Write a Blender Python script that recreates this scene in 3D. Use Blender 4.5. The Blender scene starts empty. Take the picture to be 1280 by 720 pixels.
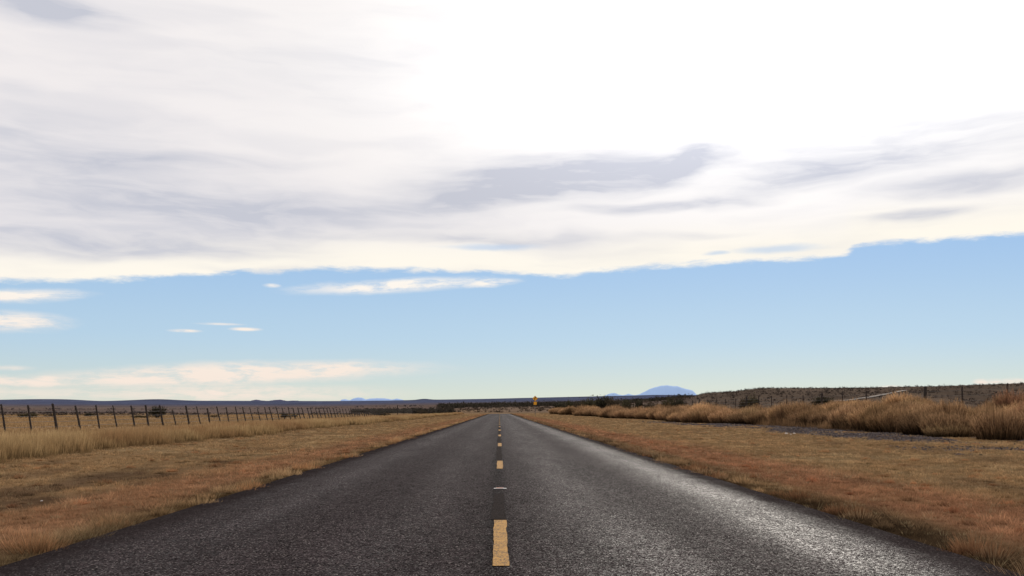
import bpy, math, random
import numpy as np
from mathutils import Matrix, Vector

rng = np.random.default_rng(7)
random.seed(7)
R = math.radians
scene = bpy.context.scene
col = scene.collection

# ------------------------------------------------------------------ camera
F = 1200.0                      # focal length in 1280-wide photo pixels
H0 = 1.165                      # eye height
PITCH = math.atan(153 / F)
YAW = math.atan(15.5 / F)
cam_d = bpy.data.cameras.new('camera'); cam = bpy.data.objects.new('camera', cam_d); col.objects.link(cam)
cam.location = (0, 0, H0)
cam.rotation_euler = (math.pi / 2 + PITCH, 0, -YAW)
cam_d.sensor_width = 36; cam_d.lens = F / 1280 * 36
cam_d.clip_start = 0.05; cam_d.clip_end = 80000
scene.camera = cam
_cp, _sp, _cy, _sy = math.cos(PITCH), math.sin(PITCH), math.cos(YAW), math.sin(YAW)

def ray(x, y):                  # world direction seen at a photo pixel
    a, b = (x - 640) / F, (360 - y) / F
    d = np.array([a, _cp - b * _sp, _sp + b * _cp])
    d = np.array([d[0] * _cy + d[1] * _sy, -d[0] * _sy + d[1] * _cy, d[2]])
    return d / np.linalg.norm(d)

def azel(x, y):
    d = ray(x, y)
    return math.degrees(math.atan2(d[0], d[1])), math.degrees(math.asin(d[2]))

def az_of(x): return azel(x, 510)[0]

def elev_of(y):                 # tangent of elevation for a row near the horizon
    return math.tan(math.atan((513 - y) / F * 0.984))

# ------------------------------------------------------------------ helpers
def tag(o, label=None, cat=None, group=None, kind=None):
    if label: o['label'] = label
    if cat: o['category'] = cat
    if group: o['group'] = group
    if kind: o['kind'] = kind
    return o

def empty(name, loc=(0, 0, 0), rz=0.0):
    o = bpy.data.objects.new(name, None); col.objects.link(o)
    o.location = loc; o.rotation_euler = (0, 0, rz); o.empty_display_size = 0.2
    return o

def link(name, me, mat, parent=None):
    o = bpy.data.objects.new(name, me); col.objects.link(o)
    if mat and not me.materials: me.materials.append(mat)
    if parent: o.parent = parent
    return o

def np_mesh(name, V, faces_k, C=None, smooth=False):
    """V (n,3); faces_k list of (m,k) int arrays; C (n,3) vertex colours"""
    me = bpy.data.meshes.new(name)
    V = np.asarray(V, dtype=np.float32)
    me.vertices.add(len(V)); me.vertices.foreach_set('co', V.ravel())
    loops = np.concatenate([f.ravel() for f in faces_k]).astype(np.int32)
    tot = np.concatenate([np.full(len(f), f.shape[1]) for f in faces_k]).astype(np.int32)
    start = np.concatenate([[0], np.cumsum(tot)[:-1]]).astype(np.int32)
    me.loops.add(len(loops)); me.loops.foreach_set('vertex_index', loops)
    me.polygons.add(len(tot)); me.polygons.foreach_set('loop_start', start)
    try: me.polygons.foreach_set('loop_total', tot)
    except Exception: pass
    if smooth: me.polygons.foreach_set('use_smooth', np.ones(len(tot), dtype=bool))
    me.update(calc_edges=True)
    if C is not None:
        a = me.attributes.new('Col', 'FLOAT_COLOR', 'POINT')
        c4 = np.ones((len(V), 4), dtype=np.float32); c4[:, :3] = np.clip(C, 0, 1)
        a.data.foreach_set('color', c4.ravel())
    me.validate()
    return me

def _hash(i, j, seed):
    h = (i.astype(np.int64) * 374761393 + j.astype(np.int64) * 668265263 + seed * 974711) & 0xffffffff
    h = ((h ^ (h >> 13)) * 1274126177) & 0xffffffff
    return ((h ^ (h >> 16)) & 0xffff) / 65535.0

def vnoise(x, y, seed=0):
    x = np.asarray(x, float); y = np.asarray(y, float)
    i = np.floor(x); j = np.floor(y); u = x - i; v = y - j
    u = u * u * (3 - 2 * u); v = v * v * (3 - 2 * v)
    a = _hash(i, j, seed); b = _hash(i + 1, j, seed); c = _hash(i, j + 1, seed); d = _hash(i + 1, j + 1, seed)
    return (a * (1 - u) + b * u) * (1 - v) + (c * (1 - u) + d * u) * v

def fbm(x, y, seed=0, o=3):
    s = 0; a = .5; t = 0
    for k in range(o):
        s = s + a * vnoise(x * 2 ** k, y * 2 ** k, seed + k * 17); t += a; a *= .5
    return s / t

def sstep(a, b, x):
    t = np.clip((x - a) / (b - a), 0, 1)
    return t * t * (3 - 2 * t)

# ------------------------------------------------------------------ node helpers
def new_mat(name):
    m = bpy.data.materials.new(name); m.use_nodes = True
    nt = m.node_tree; nt.nodes.clear()
    return m, nt

class N:
    def __init__(s, nt): s.nt = nt
    def node(s, t, **kw):
        n = s.nt.nodes.new(t)
        for k, v in kw.items(): setattr(n, k, v)
        return n
    def set(s, sock, v):
        if isinstance(v, bpy.types.NodeSocket): s.nt.links.new(v, sock)
        elif v is not None: sock.default_value = v
    def math(s, op, a, b=None, c=None, clamp=False):
        n = s.node('ShaderNodeMath', operation=op, use_clamp=clamp)
        s.set(n.inputs[0], a); s.set(n.inputs[1], b); s.set(n.inputs[2], c)
        return n.outputs[0]
    def noise(s, vec, scale=5, detail=4, rough=.5, dist=0, dims='3D'):
        n = s.node('ShaderNodeTexNoise', noise_dimensions=dims)
        s.set(n.inputs['Vector'], vec); s.set(n.inputs['Scale'], scale); s.set(n.inputs['Detail'], detail)
        s.set(n.inputs['Roughness'], rough); s.set(n.inputs['Distortion'], dist)
        return n.outputs['Fac'], n.outputs['Color']
    def mr(s, v, a, b, c=0.0, d=1.0, kind='SMOOTHSTEP'):
        n = s.node('ShaderNodeMapRange', interpolation_type=kind)
        for i, x in enumerate((v, a, b, c, d)): s.set(n.inputs[i], x)
        return n.outputs[0]
    def mix(s, f, a, b, mode='MIX'):
        n = s.node('ShaderNodeMix', data_type='RGBA', blend_type=mode)
        s.set(n.inputs[0], f)
        s.set(n.inputs[6], a if isinstance(a, bpy.types.NodeSocket) else (*a, 1))
        s.set(n.inputs[7], b if isinstance(b, bpy.types.NodeSocket) else (*b, 1))
        return n.outputs[2]
    def scale(s, c, f):
        n = s.node('ShaderNodeVectorMath', operation='SCALE')
        s.set(n.inputs[0], c); s.set(n.inputs['Scale'], f)
        return n.outputs[0]
    def mapping(s, vec, loc=(0, 0, 0), rot=(0, 0, 0), sc=(1, 1, 1), kind='POINT'):
        n = s.node('ShaderNodeMapping', vector_type=kind)
        s.set(n.inputs[0], vec); n.inputs[1].default_value = loc
        n.inputs[2].default_value = rot; n.inputs[3].default_value = sc
        return n.outputs[0]

def foliage_mat(name, transl=.4, gain=1.0):
    m, nt = new_mat(name); n = N(nt)
    a = n.node('ShaderNodeAttribute', attribute_name='Col').outputs['Color']
    c = n.scale(a, gain)
    d = n.node('ShaderNodeBsdfDiffuse'); n.set(d.inputs[0], c)
    t = n.node('ShaderNodeBsdfTranslucent'); n.set(t.inputs[0], c)
    mx = n.node('ShaderNodeMixShader'); mx.inputs[0].default_value = transl
    nt.links.new(d.outputs[0], mx.inputs[1]); nt.links.new(t.outputs[0], mx.inputs[2])
    o = n.node('ShaderNodeOutputMaterial'); nt.links.new(mx.outputs[0], o.inputs[0])
    return m

def plain_mat(name, base, rough=.8, var=.25, scale=8.0, metal=0.0, spec=.3, base2=None, bump=0.0, detail=5):
    m, nt = new_mat(name); n = N(nt)
    tc = n.node('ShaderNodeTexCoord').outputs['Object']
    f, _ = n.noise(tc, scale, detail, .6)
    b2 = base2 or tuple(x * (1 - var) for x in base)
    c = n.mix(n.mr(f, .35, .65), base, b2)
    p = n.node('ShaderNodeBsdfPrincipled')
    n.set(p.inputs['Base Color'], c); p.inputs['Roughness'].default_value = rough
    p.inputs['Metallic'].default_value = metal; p.inputs['Specular IOR Level'].default_value = spec
    if bump:
        b = n.node('ShaderNodeBump'); b.inputs['Strength'].default_value = bump; b.inputs['Distance'].default_value = .02
        n.set(b.inputs['Height'], f); nt.links.new(b.outputs[0], p.inputs['Normal'])
    o = n.node('ShaderNodeOutputMaterial'); nt.links.new(p.outputs[0], o.inputs[0])
    return m

# ------------------------------------------------------------------ terrain
XS = [-90, -45] + [az_of(x) for x in (0, 200, 400, 480, 530, 600, 640, 700, 760, 820, 862, 880, 920, 950, 1000, 1080, 1140, 1180, 1280)] + [45, 90]
DK = np.array([0, 150, 350, 480, 650, 1000, 1500, 3500, 6000, 8500, 10500, 30000], float)
def row(*px): return px
# photo row the ground reaches at each distance (None = level ground z 0)
T = {
 'x':  [-90, -45, 0, 200, 400, 480, 530, 600, 640, 700, 760, 820, 862, 880, 920, 950, 1000, 1080, 1140, 1180, 1280, 45, 90],
 480:  [516.2, 516.2, 516.2, 516.2, 516, 515.4, 515.2, 515.6, 515.0, 512.5, 511, 506, 502, 500, 497.5, 495.5, 495, 495, 495, 495, 494, 494, 496],
 650:  [515.4, 515.4, 515.4, 515.4, 515, 513.5, 512.5, 511.5, 510.5, 509.5, 507, 502, 497, 492, 489.5, 486, 486, 486, 485.2, 485, 482.5, 482, 486],
 1000: [514, 514, 514, 514, 513, 510, 508, 506.8, 506, 505.5, 504.5, 501, 499, 494, 492, 490, 490, 490, 490, 490, 490, 489, 490],
 1500: [512, 512, 512, 512, 511, 508.5, 508, 507, 507, 506.5, 506, 503, 500, 496, 495, 494, 494, 494, 494, 494, 494, 492, 494],
 3500: [508, 508, 508, 508.5, 508, 506, 506, 505, 504.5, 504, 502, 501, 500, 498, 497, 497, 497, 497, 497, 497, 497, 497, 497],
 6000: [505.5, 505.5, 505.5, 505.5, 505, 504, 503, 502, 501.5, 500, 499, 498, 498, 497, 497, 497, 497, 497, 497, 497, 497, 497, 497],
 8500: [501, 501, 502, 501.3, 501.6, 500.8, 499.6, 498.6, 497.6, 496, 494.4, 493.6, 493.6, 493.6, 493.6, 493.6, 493.6, 493.6, 493.6, 493.6, 493.6, 493.6, 494],
 10500:[504, 504, 504, 504, 504, 503, 502, 502, 501, 500, 499, 498, 498, 498, 498, 498, 498, 498, 498, 498, 498, 498, 498],
}
XA = np.array(XS)
ZT = np.zeros((len(DK), len(XA)))
for k, D in enumerate(DK):
    if int(D) in T and D > 400:
        ZT[k] = [H0 + elev_of(y) * D for y in T[int(D)]]
ZT[-1] = 40
ZT = np.concatenate([ZT, ZT[:, -1:] * .5 + ZT[:, :1] * .5], 1)
ZT = np.concatenate([ZT[:, -1:], ZT], 1)
XA = np.concatenate([[-180], XA, [180]])

def terrain(X, Y):
    X = np.asarray(X, float); Y = np.asarray(Y, float)
    D = np.hypot(X, Y); A = np.degrees(np.arctan2(X, Y))
    k = np.clip(np.searchsorted(DK, D) - 1, 0, len(DK) - 2)
    t = np.clip((D - DK[k]) / (DK[k + 1] - DK[k]), 0, 1)
    rows = np.stack([np.interp(A, XA, ZT[i]) for i in range(len(DK))])
    idx = np.arange(D.size).reshape(D.shape)
    rf = rows.reshape(len(DK), -1)
    lo = rf[k.ravel(), idx.ravel()].reshape(D.shape); hi = rf[(k + 1).ravel(), idx.ravel()].reshape(D.shape)
    z = lo * (1 - t) + hi * t
    # raised bank that carries the right fence
    z = z + 1.15 * sstep(21, 29, X) * (1 - sstep(160, 420, D))
    # shallow ditch either side of the road
    a = np.abs(X)
    near = 1 - sstep(250, 340, Y)
    z = z - .035 * near - .10 * near * sstep(4.3, 8, a) * (1 - sstep(9, 14, a))
    z = z + .10 * (fbm(X / 6, Y / 6, 3) - .5) * sstep(4.5, 9, a) * (1 - sstep(400, 800, D))
    def hump(px, amp, w_, D0, dw):
        return amp / F * D * np.exp(-((A - az_of(px)) / (w_ * .046)) ** 2) * np.exp(-((D - D0) / dw) ** 2)
    z = z + hump(55, 2.0, 55, 8500, 900) + hump(195, 1.6, 30, 8500, 900) - hump(125, .8, 22, 8500, 900) + hump(530, 1.2, 9, 8500, 700)
    # undulation far away
    z = z + (fbm(X / 260, Y / 260, 9) - .5) * D * .0011 * sstep(500, 1200, D) * sstep(8400, 7600, D) ** .5
    z = z + (fbm(X / 900, Y / 900, 19) - .5) * D * .0012 * sstep(5000, 8000, D)
    return z

def grass_zone(X, Y):
    """colour of short verge vegetation, albedo"""
    a = np.abs(X)
    n1 = fbm(X / 1.1, Y / 2.2, 21); n2 = fbm(X / .35, Y / .35, 31); n3 = fbm(X / 3.5, Y / 9, 41)
    tan = np.array([.42, .265, .135]); straw = np.array([.54, .38, .205]); red = np.array([.40, .185, .105]); dark = np.array([.115, .070, .044])
    C = tan + (straw - tan) * (sstep(.45, .8, n1) * .6)[..., None]
    wl = sstep(3.9, 4.5, a) * (1 - sstep(5.2, 7.2, a + (n3 - .5) * 1.5))
    wr = sstep(4.3, 4.9, a) * (1 - sstep(6.2, 8.2, a + (n3 - .5) * 2.2))
    w = np.where(X < 0, wl * .6, wr * .75) * sstep(.25, .6, n1 * .5 + n3 * .5 + .1)
    C = C + (red - C) * w[..., None]
    # dark tufts along the right-hand edge, and bare scruffy patches on the left verge
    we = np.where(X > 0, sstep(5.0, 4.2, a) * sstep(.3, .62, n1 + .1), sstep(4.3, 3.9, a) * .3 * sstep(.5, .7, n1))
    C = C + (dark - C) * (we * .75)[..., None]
    wp = np.where(X < 0, sstep(5.7, 6.3, a) * sstep(9.0, 7.8, a) * sstep(32, 24, Y) * sstep(.42, .62, n1), 0)
    C = C + (dark * 1.3 - C) * (wp * .8)[..., None]
    wd = sstep(.60, .8, fbm(X / .8, Y / 2.4, 77)) * .45
    C = C + (dark * 1.5 - C) * wd[..., None]
    return C * (.78 + .44 * n2)[..., None]

def gravel_mask(X, Y):
    n = fbm(X / 2.0, Y / 4.5, 55)
    m = sstep(14.6, 16.3, X + (n - .5) * 4.5) * sstep(23.5, 21.5, X) * sstep(34, 40, Y) * sstep(130, 70, Y)
    m2 = sstep(.45, .6, n) * sstep(12.6, 13.2, X) * sstep(17.5, 15.5, X) * sstep(22, 24, Y) * sstep(34, 29, Y)
    return np.maximum(m * sstep(.36, .52, n + .06), m2 * .8)

def build_ground():
    az = np.concatenate([np.linspace(-180, -40, 90, endpoint=False), np.linspace(-40, 40, 640, endpoint=False), np.linspace(40, 180, 91)])
    rr = np.concatenate([[.3], np.geomspace(1.5, 500, 250), np.geomspace(510, 9500, 150), np.geomspace(10000, 60000, 14)])
    A, D = np.meshgrid(np.radians(az), rr)
    X = D * np.sin(A); Y = D * np.cos(A)
    Z = terrain(X, Y)
    na, nr = len(az), len(rr)
    C = np.zeros(X.shape + (3,))
    soil = np.array([.17, .108, .062])
    C[:] = soil
    vg = grass_zone(X, Y)
    C[:] = vg * (.50 - .28 * (sstep(4.7, 4.2, np.abs(X)) * sstep(200, 100, Y)))[..., None]  # shade under the edge tufts put into the ground colour
    # open field
    AZ = np.degrees(A)
    field = np.array([.33, .215, .115]); fn = fbm(X / 30, Y / 60, 61)
    Fc = field * (.60 + .6 * fn)[..., None] * (1 - .35 * sstep(.5, .7, fbm(X / 9, Y / 22, 62)))[..., None]
    w = np.maximum(sstep(-14, -20, X), sstep(22, 30, X)) ; w = np.maximum(w, sstep(260, 340, D))
    C = C + (Fc - C) * w[..., None]
    hill = np.array([.108, .080, .060]); hn = fbm(X / 22, Y / 40, 71)
    wh = sstep(28, 45, X) * sstep(60, 150, D)
    C = C + (hill * (.65 + .7 * hn)[..., None] - C) * wh[..., None]
    far = np.array([.120, .090, .082]); band = fbm(AZ / 9, np.log(D) * 9, 81)
    w = np.maximum(sstep(380, 800, D), sstep(245, 290, D) * sstep(0, -40, X))
    Cf = far * (.6 + .8 * band)[..., None]
    w = w * (1 - sstep(az_of(820), az_of(900), AZ) * sstep(1200, 900, D))
    C = C + (Cf - C) * (w * .9)[..., None]
    # centre: pinkish bare soil beyond the bend
    wc = sstep(350, 420, D) * sstep(1000, 800, D) * sstep(az_of(560), az_of(640), AZ) * sstep(az_of(860), az_of(760), AZ)
    C = C + (np.array([.17, .122, .090]) - C) * (wc * .8)[..., None]
    blue = np.array([.078, .088, .140])  # aerial haze of the far ridges put into the ground colour
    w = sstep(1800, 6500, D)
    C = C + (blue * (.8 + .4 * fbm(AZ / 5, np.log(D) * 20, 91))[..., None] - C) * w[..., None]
    g = gravel_mask(X, Y)
    C = C + (np.array([.047, .039, .038]) - C) * g[..., None]
    V = np.stack([X, Y, Z], -1).reshape(-1, 3)
    i = np.arange(nr - 1)[:, None]; j = np.arange(na - 1)[None, :]
    q = np.stack([i * na + j, i * na + j + 1, (i + 1) * na + j + 1, (i + 1) * na + j], -1).reshape(-1, 4)[:, ::-1]
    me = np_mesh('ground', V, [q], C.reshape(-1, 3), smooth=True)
    m, nt = new_mat('dry_ground'); n = N(nt)
    at = n.node('ShaderNodeAttribute', attribute_name='Col').outputs['Color']
    tc = n.node('ShaderNodeTexCoord').outputs['Object']
    f1, _ = n.noise(tc, 14, 6, .7); f2, _ = n.noise(n.mapping(tc, sc=(1, .5, 1)), .6, 6, .65); f3, _ = n.noise(n.mapping(tc, sc=(1, .4, 1)), .03, 7, .7)
    f4, _ = n.noise(n.mapping(tc, sc=(1, .2, 1)), .006, 6, .7)
    k = n.math('MULTIPLY', n.mr(f1, .3, .7, .65, 1.35, 'LINEAR'), n.mr(f2, .3, .7, .7, 1.3, 'LINEAR'))
    k = n.math('MULTIPLY', k, n.mr(f3, .3, .7, .75, 1.25, 'LINEAR'))
    k = n.math('MULTIPLY', k, n.mr(f4, .35, .65, .85, 1.15, 'LINEAR'))
    c = n.scale(at, k)
    p = n.node('ShaderNodeBsdfDiffuse'); n.set(p.inputs[0], c); p.inputs[1].default_value = .8
    b = n.node('ShaderNodeBump'); b.inputs['Strength'].default_value = .6; b.inputs['Distance'].default_value = .03
    n.set(b.inputs['Height'], f1); nt.links.new(b.outputs[0], p.inputs['Normal'])
    o = n.node('ShaderNodeOutputMaterial'); nt.links.new(p.outputs[0], o.inputs[0])
    tag(link('ground', me, m), kind='structure')
build_ground()

# ------------------------------------------------------------------ road
HW = 3.77
BEND0, BR = 318.0, 95.0
def centre(s):
    if s <= BEND0: return s * 0, s, 0.0
    a = min((s - BEND0) / BR, R(80))
    x = BR * (1 - math.cos(a)); y = BEND0 + BR * math.sin(a)
    ex = (s - BEND0) - a * BR
    return x + ex * math.sin(a), y + ex * math.cos(a), a

def strip(name, s0, s1, offs, zf, mat, ds=None, edge=0.0, **kw):
    S = [s0]
    while S[-1] < s1: S.append(min(s1, S[-1] + (ds or max(.12, abs(S[-1]) * .01))))
    V = []
    for s in S:
        x, y, a = centre(s)
        for k, o in enumerate(offs):
            e = 0
            if edge and k in (0, len(offs) - 1):
                e = edge * (float(fbm(np.array(s / .45), np.array(k * 5.0), 5, 4)) - .5) * (1 if k else -1)
            V.append((x + (o + e) * math.cos(a), y - (o + e) * math.sin(a), zf(o, s)))
    V = np.array(V); m = len(offs)
    i = np.arange(len(S) - 1)[:, None]; j = np.arange(m - 1)[None, :]
    q = np.stack([i * m + j, i * m + j + 1, (i + 1) * m + j + 1, (i + 1) * m + j], -1).reshape(-1, 4)
    me = np_mesh(name, V, [q], None, smooth=kw.get('smooth', True))
    return link(name, me, mat)

def road_z(o, s):
    return .0 + .03 * (1 - (o / HW) ** 2) - .05 * (abs(o) > HW - .01)

m, nt = new_mat('worn_asphalt'); n = N(nt)
tc = n.node('ShaderNodeTexCoord').outputs['Object']
sx = n.node('ShaderNodeSeparateXYZ'); nt.links.new(tc, sx.inputs[0])
X = sx.outputs[0]
fs, _ = n.noise(tc, 70, 2, .6)
def cells(sc):
    vor = n.node('ShaderNodeTexVoronoi', feature='F1'); n.set(vor.inputs['Vector'], tc); vor.inputs['Scale'].default_value = sc
    vr = n.node('ShaderNodeSeparateColor'); nt.links.new(vor.outputs['Color'], vr.inputs[0])
    return vor.outputs['Distance'], vr.outputs[0], vr.outputs[1]
d1, r1, q1 = cells(95); d2, r2_, q2 = cells(48); d3, r3, q3 = cells(14)
fm, _ = n.noise(n.mapping(tc, sc=(1, .12, 1)), 1.6, 5, .6)
fl, _ = n.noise(n.mapping(tc, sc=(1, .04, 1)), .9, 4, .5)
fb, _ = n.noise(n.mapping(tc, sc=(1, .5, 1)), 4.0, 6, .75)
g_ = n.math('MULTIPLY', n.mr(r1, .3, 1.0, .22, 2.3, 'LINEAR'), n.mr(r2_, 0, 1.0, .68, 1.32, 'LINEAR'))
g_ = n.math('MULTIPLY', g_, n.mr(r3, 0, 1.0, .78, 1.22, 'LINEAR'))
g_ = n.math('MULTIPLY', g_, n.mr(fb, .3, .7, .80, 1.2, 'LINEAR'))
base = n.scale(n.mix(.5, (.032, .0255, .0265), (.032, .0255, .0265)), g_)
sparkle = n.mr(q1, .955, .985)
base = n.mix(sparkle, base, (.22, .19, .18))  # sun glints on the stone chips put into the base colour
base = n.scale(base, n.mr(fm, .3, .7, .82, 1.18, 'LINEAR'))
def gauss(x0, w):
    d = n.math('DIVIDE', n.math('SUBTRACT', X, x0), w)
    return n.math('POWER', 2.718, n.math('MULTIPLY', n.math('MULTIPLY', d, d), -1))
tracks = None
for x0, w, amp in ((-2.6, .42, .45), (-.9, .42, .3), (1.0, .6, .6), (2.85, .42, 1.35)):
    g = n.math('MULTIPLY', gauss(x0, w), amp)
    tracks = g if tracks is None else n.math('ADD', tracks, g)
tracks = n.math('MULTIPLY', tracks, n.mr(fm, .3, .65, .6, 1.15))
base = n.scale(base, n.math('ADD', .9, n.math('MULTIPLY', tracks, .25)))
seam = n.math('MULTIPLY', gauss(-.03, .13), n.mr(fm, .3, .5, .65, 1.0))
base = n.mix(seam, base, n.scale(base, .5))
eg = n.mr(n.math('ADD', n.math('ABSOLUTE', X), n.math('MULTIPLY', fb, .3)), 3.22, 3.72)
base = n.mix(n.math('MULTIPLY', eg, .6), base, (.022, .017, .017))
dif = n.node('ShaderNodeBsdfDiffuse'); n.set(dif.inputs[0], base)
gl = n.node('ShaderNodeBsdfGlossy'); gl.inputs['Roughness'].default_value = .46
gf = n.math('MULTIPLY', n.math('ADD', .0085, n.math('MULTIPLY', tracks, .032)), n.math('MULTIPLY', n.mr(q2, 0, 1, .25, 1.75, 'LINEAR'), n.mr(q3, 0, 1, .75, 1.25, 'LINEAR')))
lw = n.node('ShaderNodeLayerWeight'); gf = n.math('ADD', gf, n.math('MULTIPLY', n.math('POWER', lw.outputs['Facing'], 24), .05))
gf = n.math('MULTIPLY', gf, n.mr(q1, .35, 1, .08, 2.9, 'LINEAR'))
gf = n.math('MULTIPLY', gf, n.math('SUBTRACT', 1, n.math('MULTIPLY', eg, .92)))
p = n.node('ShaderNodeMixShader'); n.set(p.inputs[0], gf)
nt.links.new(dif.outputs[0], p.inputs[1]); nt.links.new(gl.outputs[0], p.inputs[2])
b = n.node('ShaderNodeBump'); b.inputs['Strength'].default_value = .8; b.inputs['Distance'].default_value = .005
hh = n.math('ADD', fs, n.math('MULTIPLY', d1, -.8))
n.set(b.inputs['Height'], hh); nt.links.new(b.outputs[0], dif.inputs['Normal']); nt.links.new(b.outputs[0], gl.inputs['Normal'])
o = n.node('ShaderNodeOutputMaterial'); nt.links.new(p.outputs[0], o.inputs[0])
asphalt = m
road = strip('road', -60, 430, [-HW - .02, -HW + .02, -3, -2, -1, 0, 1, 2, 3, HW - .02, HW + .02], road_z, asphalt, edge=.13)
tag(road, kind='structure')

# painted dashes
m, nt = new_mat('worn_yellow_paint'); n = N(nt)
tc = n.node('ShaderNodeTexCoord').outputs['Object']
f, _ = n.noise(n.mapping(tc, sc=(1, 1.0, 1)), 60, 4, .7); f2, _ = n.noise(n.mapping(tc, sc=(.25, 1, 1)), 30, 3, .6)
c = n.mix(n.mr(f2, .3, .7), (.45, .250, .070), (.35, .190, .053))
f3, _ = n.noise(tc, 9, 5, .7)
c = n.mix(n.mr(n.math('ADD', f, n.math('MULTIPLY', f3, .35)),   .67, .76), c, (.075, .055, .040))
p = n.node('ShaderNodeBsdfPrincipled'); n.set(p.inputs['Base Color'], c); p.inputs['Roughness'].default_value = .7
p.inputs['Specular IOR Level'].default_value = .03
b = n.node('ShaderNodeBump'); b.inputs['Strength'].default_value = .7; b.inputs['Distance'].default_value = .004
n.set(b.inputs['Height'], f); nt.links.new(b.outputs[0], p.inputs['Normal'])
o = n.node('ShaderNodeOutputMaterial'); nt.links.new(p.outputs[0], o.inputs[0])
paint = m
tar = plain_mat('black_tar', (.006, .0045, .0045), 1, .45, 70, spec=0.02, bump=.8, base2=(.037, .028, .026))
s = 7.24; k = 0
while s < 318:
    w = .060
    dsh = strip('lane_marking', s, s + 2.96, [-w + .01, -w * .4 + .01, w * .4 + .01, w + .01], lambda o, s_: .036, paint, ds=.05, edge=.028)
    tag(dsh, kind='structure')
    # tar that covers the old dash in front of the painted one
    s2 = s + 3.05
    if k < 10:
        t = strip('tar_patch', s2, s2 + (3.1 if k == 0 else 8.7), [-.078, -.03, .02, .060], lambda o, s_: .0345, tar, ds=.05, edge=.045)
        tag(t, kind='structure')
    s += 11.85; k += 1

# ------------------------------------------------------------------ blades
def blades(P, Hh, W, C, lean=.35, segs=1, fan=None, tipw=0.0, base_dark=.45, curl=.5):  # roots darker, tips lighter: shade inside clumps put into the vertex colour
    nB = len(P)
    az = rng.uniform(0, 2 * np.pi, nB)
    side = np.stack([np.cos(az), np.sin(az), np.zeros(nB)], 1)
    if fan is None:
        la = rng.uniform(0, 2 * np.pi, nB); lm = np.abs(rng.normal(0, lean, nB))
        L = np.stack([np.cos(la) * lm, np.sin(la) * lm, np.zeros(nB)], 1)
    else: L = fan
    up = np.array([0, 0, 1.0])
    d = L + up; d /= np.linalg.norm(d, axis=1, keepdims=True)
    hw = (W / 2)[:, None]
    if segs == 1:
        V = np.stack([P - side * hw, P + side * hw, P + d * Hh[:, None]], 1).reshape(-1, 3)
        f = np.arange(nB * 3).reshape(-1, 3)
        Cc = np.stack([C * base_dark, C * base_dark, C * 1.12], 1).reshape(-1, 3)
        return V, [f], Cc
    mid = P + (d * .55) * Hh[:, None]
    d2 = d + L * curl; d2 /= np.linalg.norm(d2, axis=1, keepdims=True)
    top = mid + d2 * (.45 * Hh)[:, None]
    V = np.stack([P - side * hw * .7, P + side * hw * .7, mid + side * hw, mid - side * hw, top], 1).reshape(-1, 3)
    b = np.arange(nB)[:, None] * 5
    q = b + np.array([[0, 1, 2, 3]]); t = b + np.array([[3, 2, 4]])
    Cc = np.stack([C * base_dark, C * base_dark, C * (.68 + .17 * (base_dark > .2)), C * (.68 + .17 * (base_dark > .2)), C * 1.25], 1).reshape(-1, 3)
    return V, [q, t], Cc

def merge(parts):
    Vs, fs, Cs = [], {}, []; off = 0
    for V, F_, C in parts:
        Vs.append(V); Cs.append(C)
        for f in F_: fs.setdefault(f.shape[1], []).append(f + off)
        off += len(V)
    return np.concatenate(Vs), [np.concatenate(v) for v in fs.values()], np.concatenate(Cs)

def scatter(x0, x1, y0, y1, dens, clump=0.0, fov=.62, margin=3.0):
    nn = int(abs(x1 - x0) * (y1 - y0) * dens)
    if clump:
        k = max(1, nn // 9)
        cx = rng.uniform(x0, x1, k); cy = rng.uniform(y0, y1, k)
        X = np.repeat(cx, 9) + rng.normal(0, clump, k * 9); Y = np.repeat(cy, 9) + rng.normal(0, clump, k * 9)
    else:
        X = rng.uniform(x0, x1, nn); Y = rng.uniform(y0, y1, nn)
    ok = (np.abs(X) < Y * fov + margin)
    return X[ok], Y[ok]

grass_mat = foliage_mat('dry_grass', .42)

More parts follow.
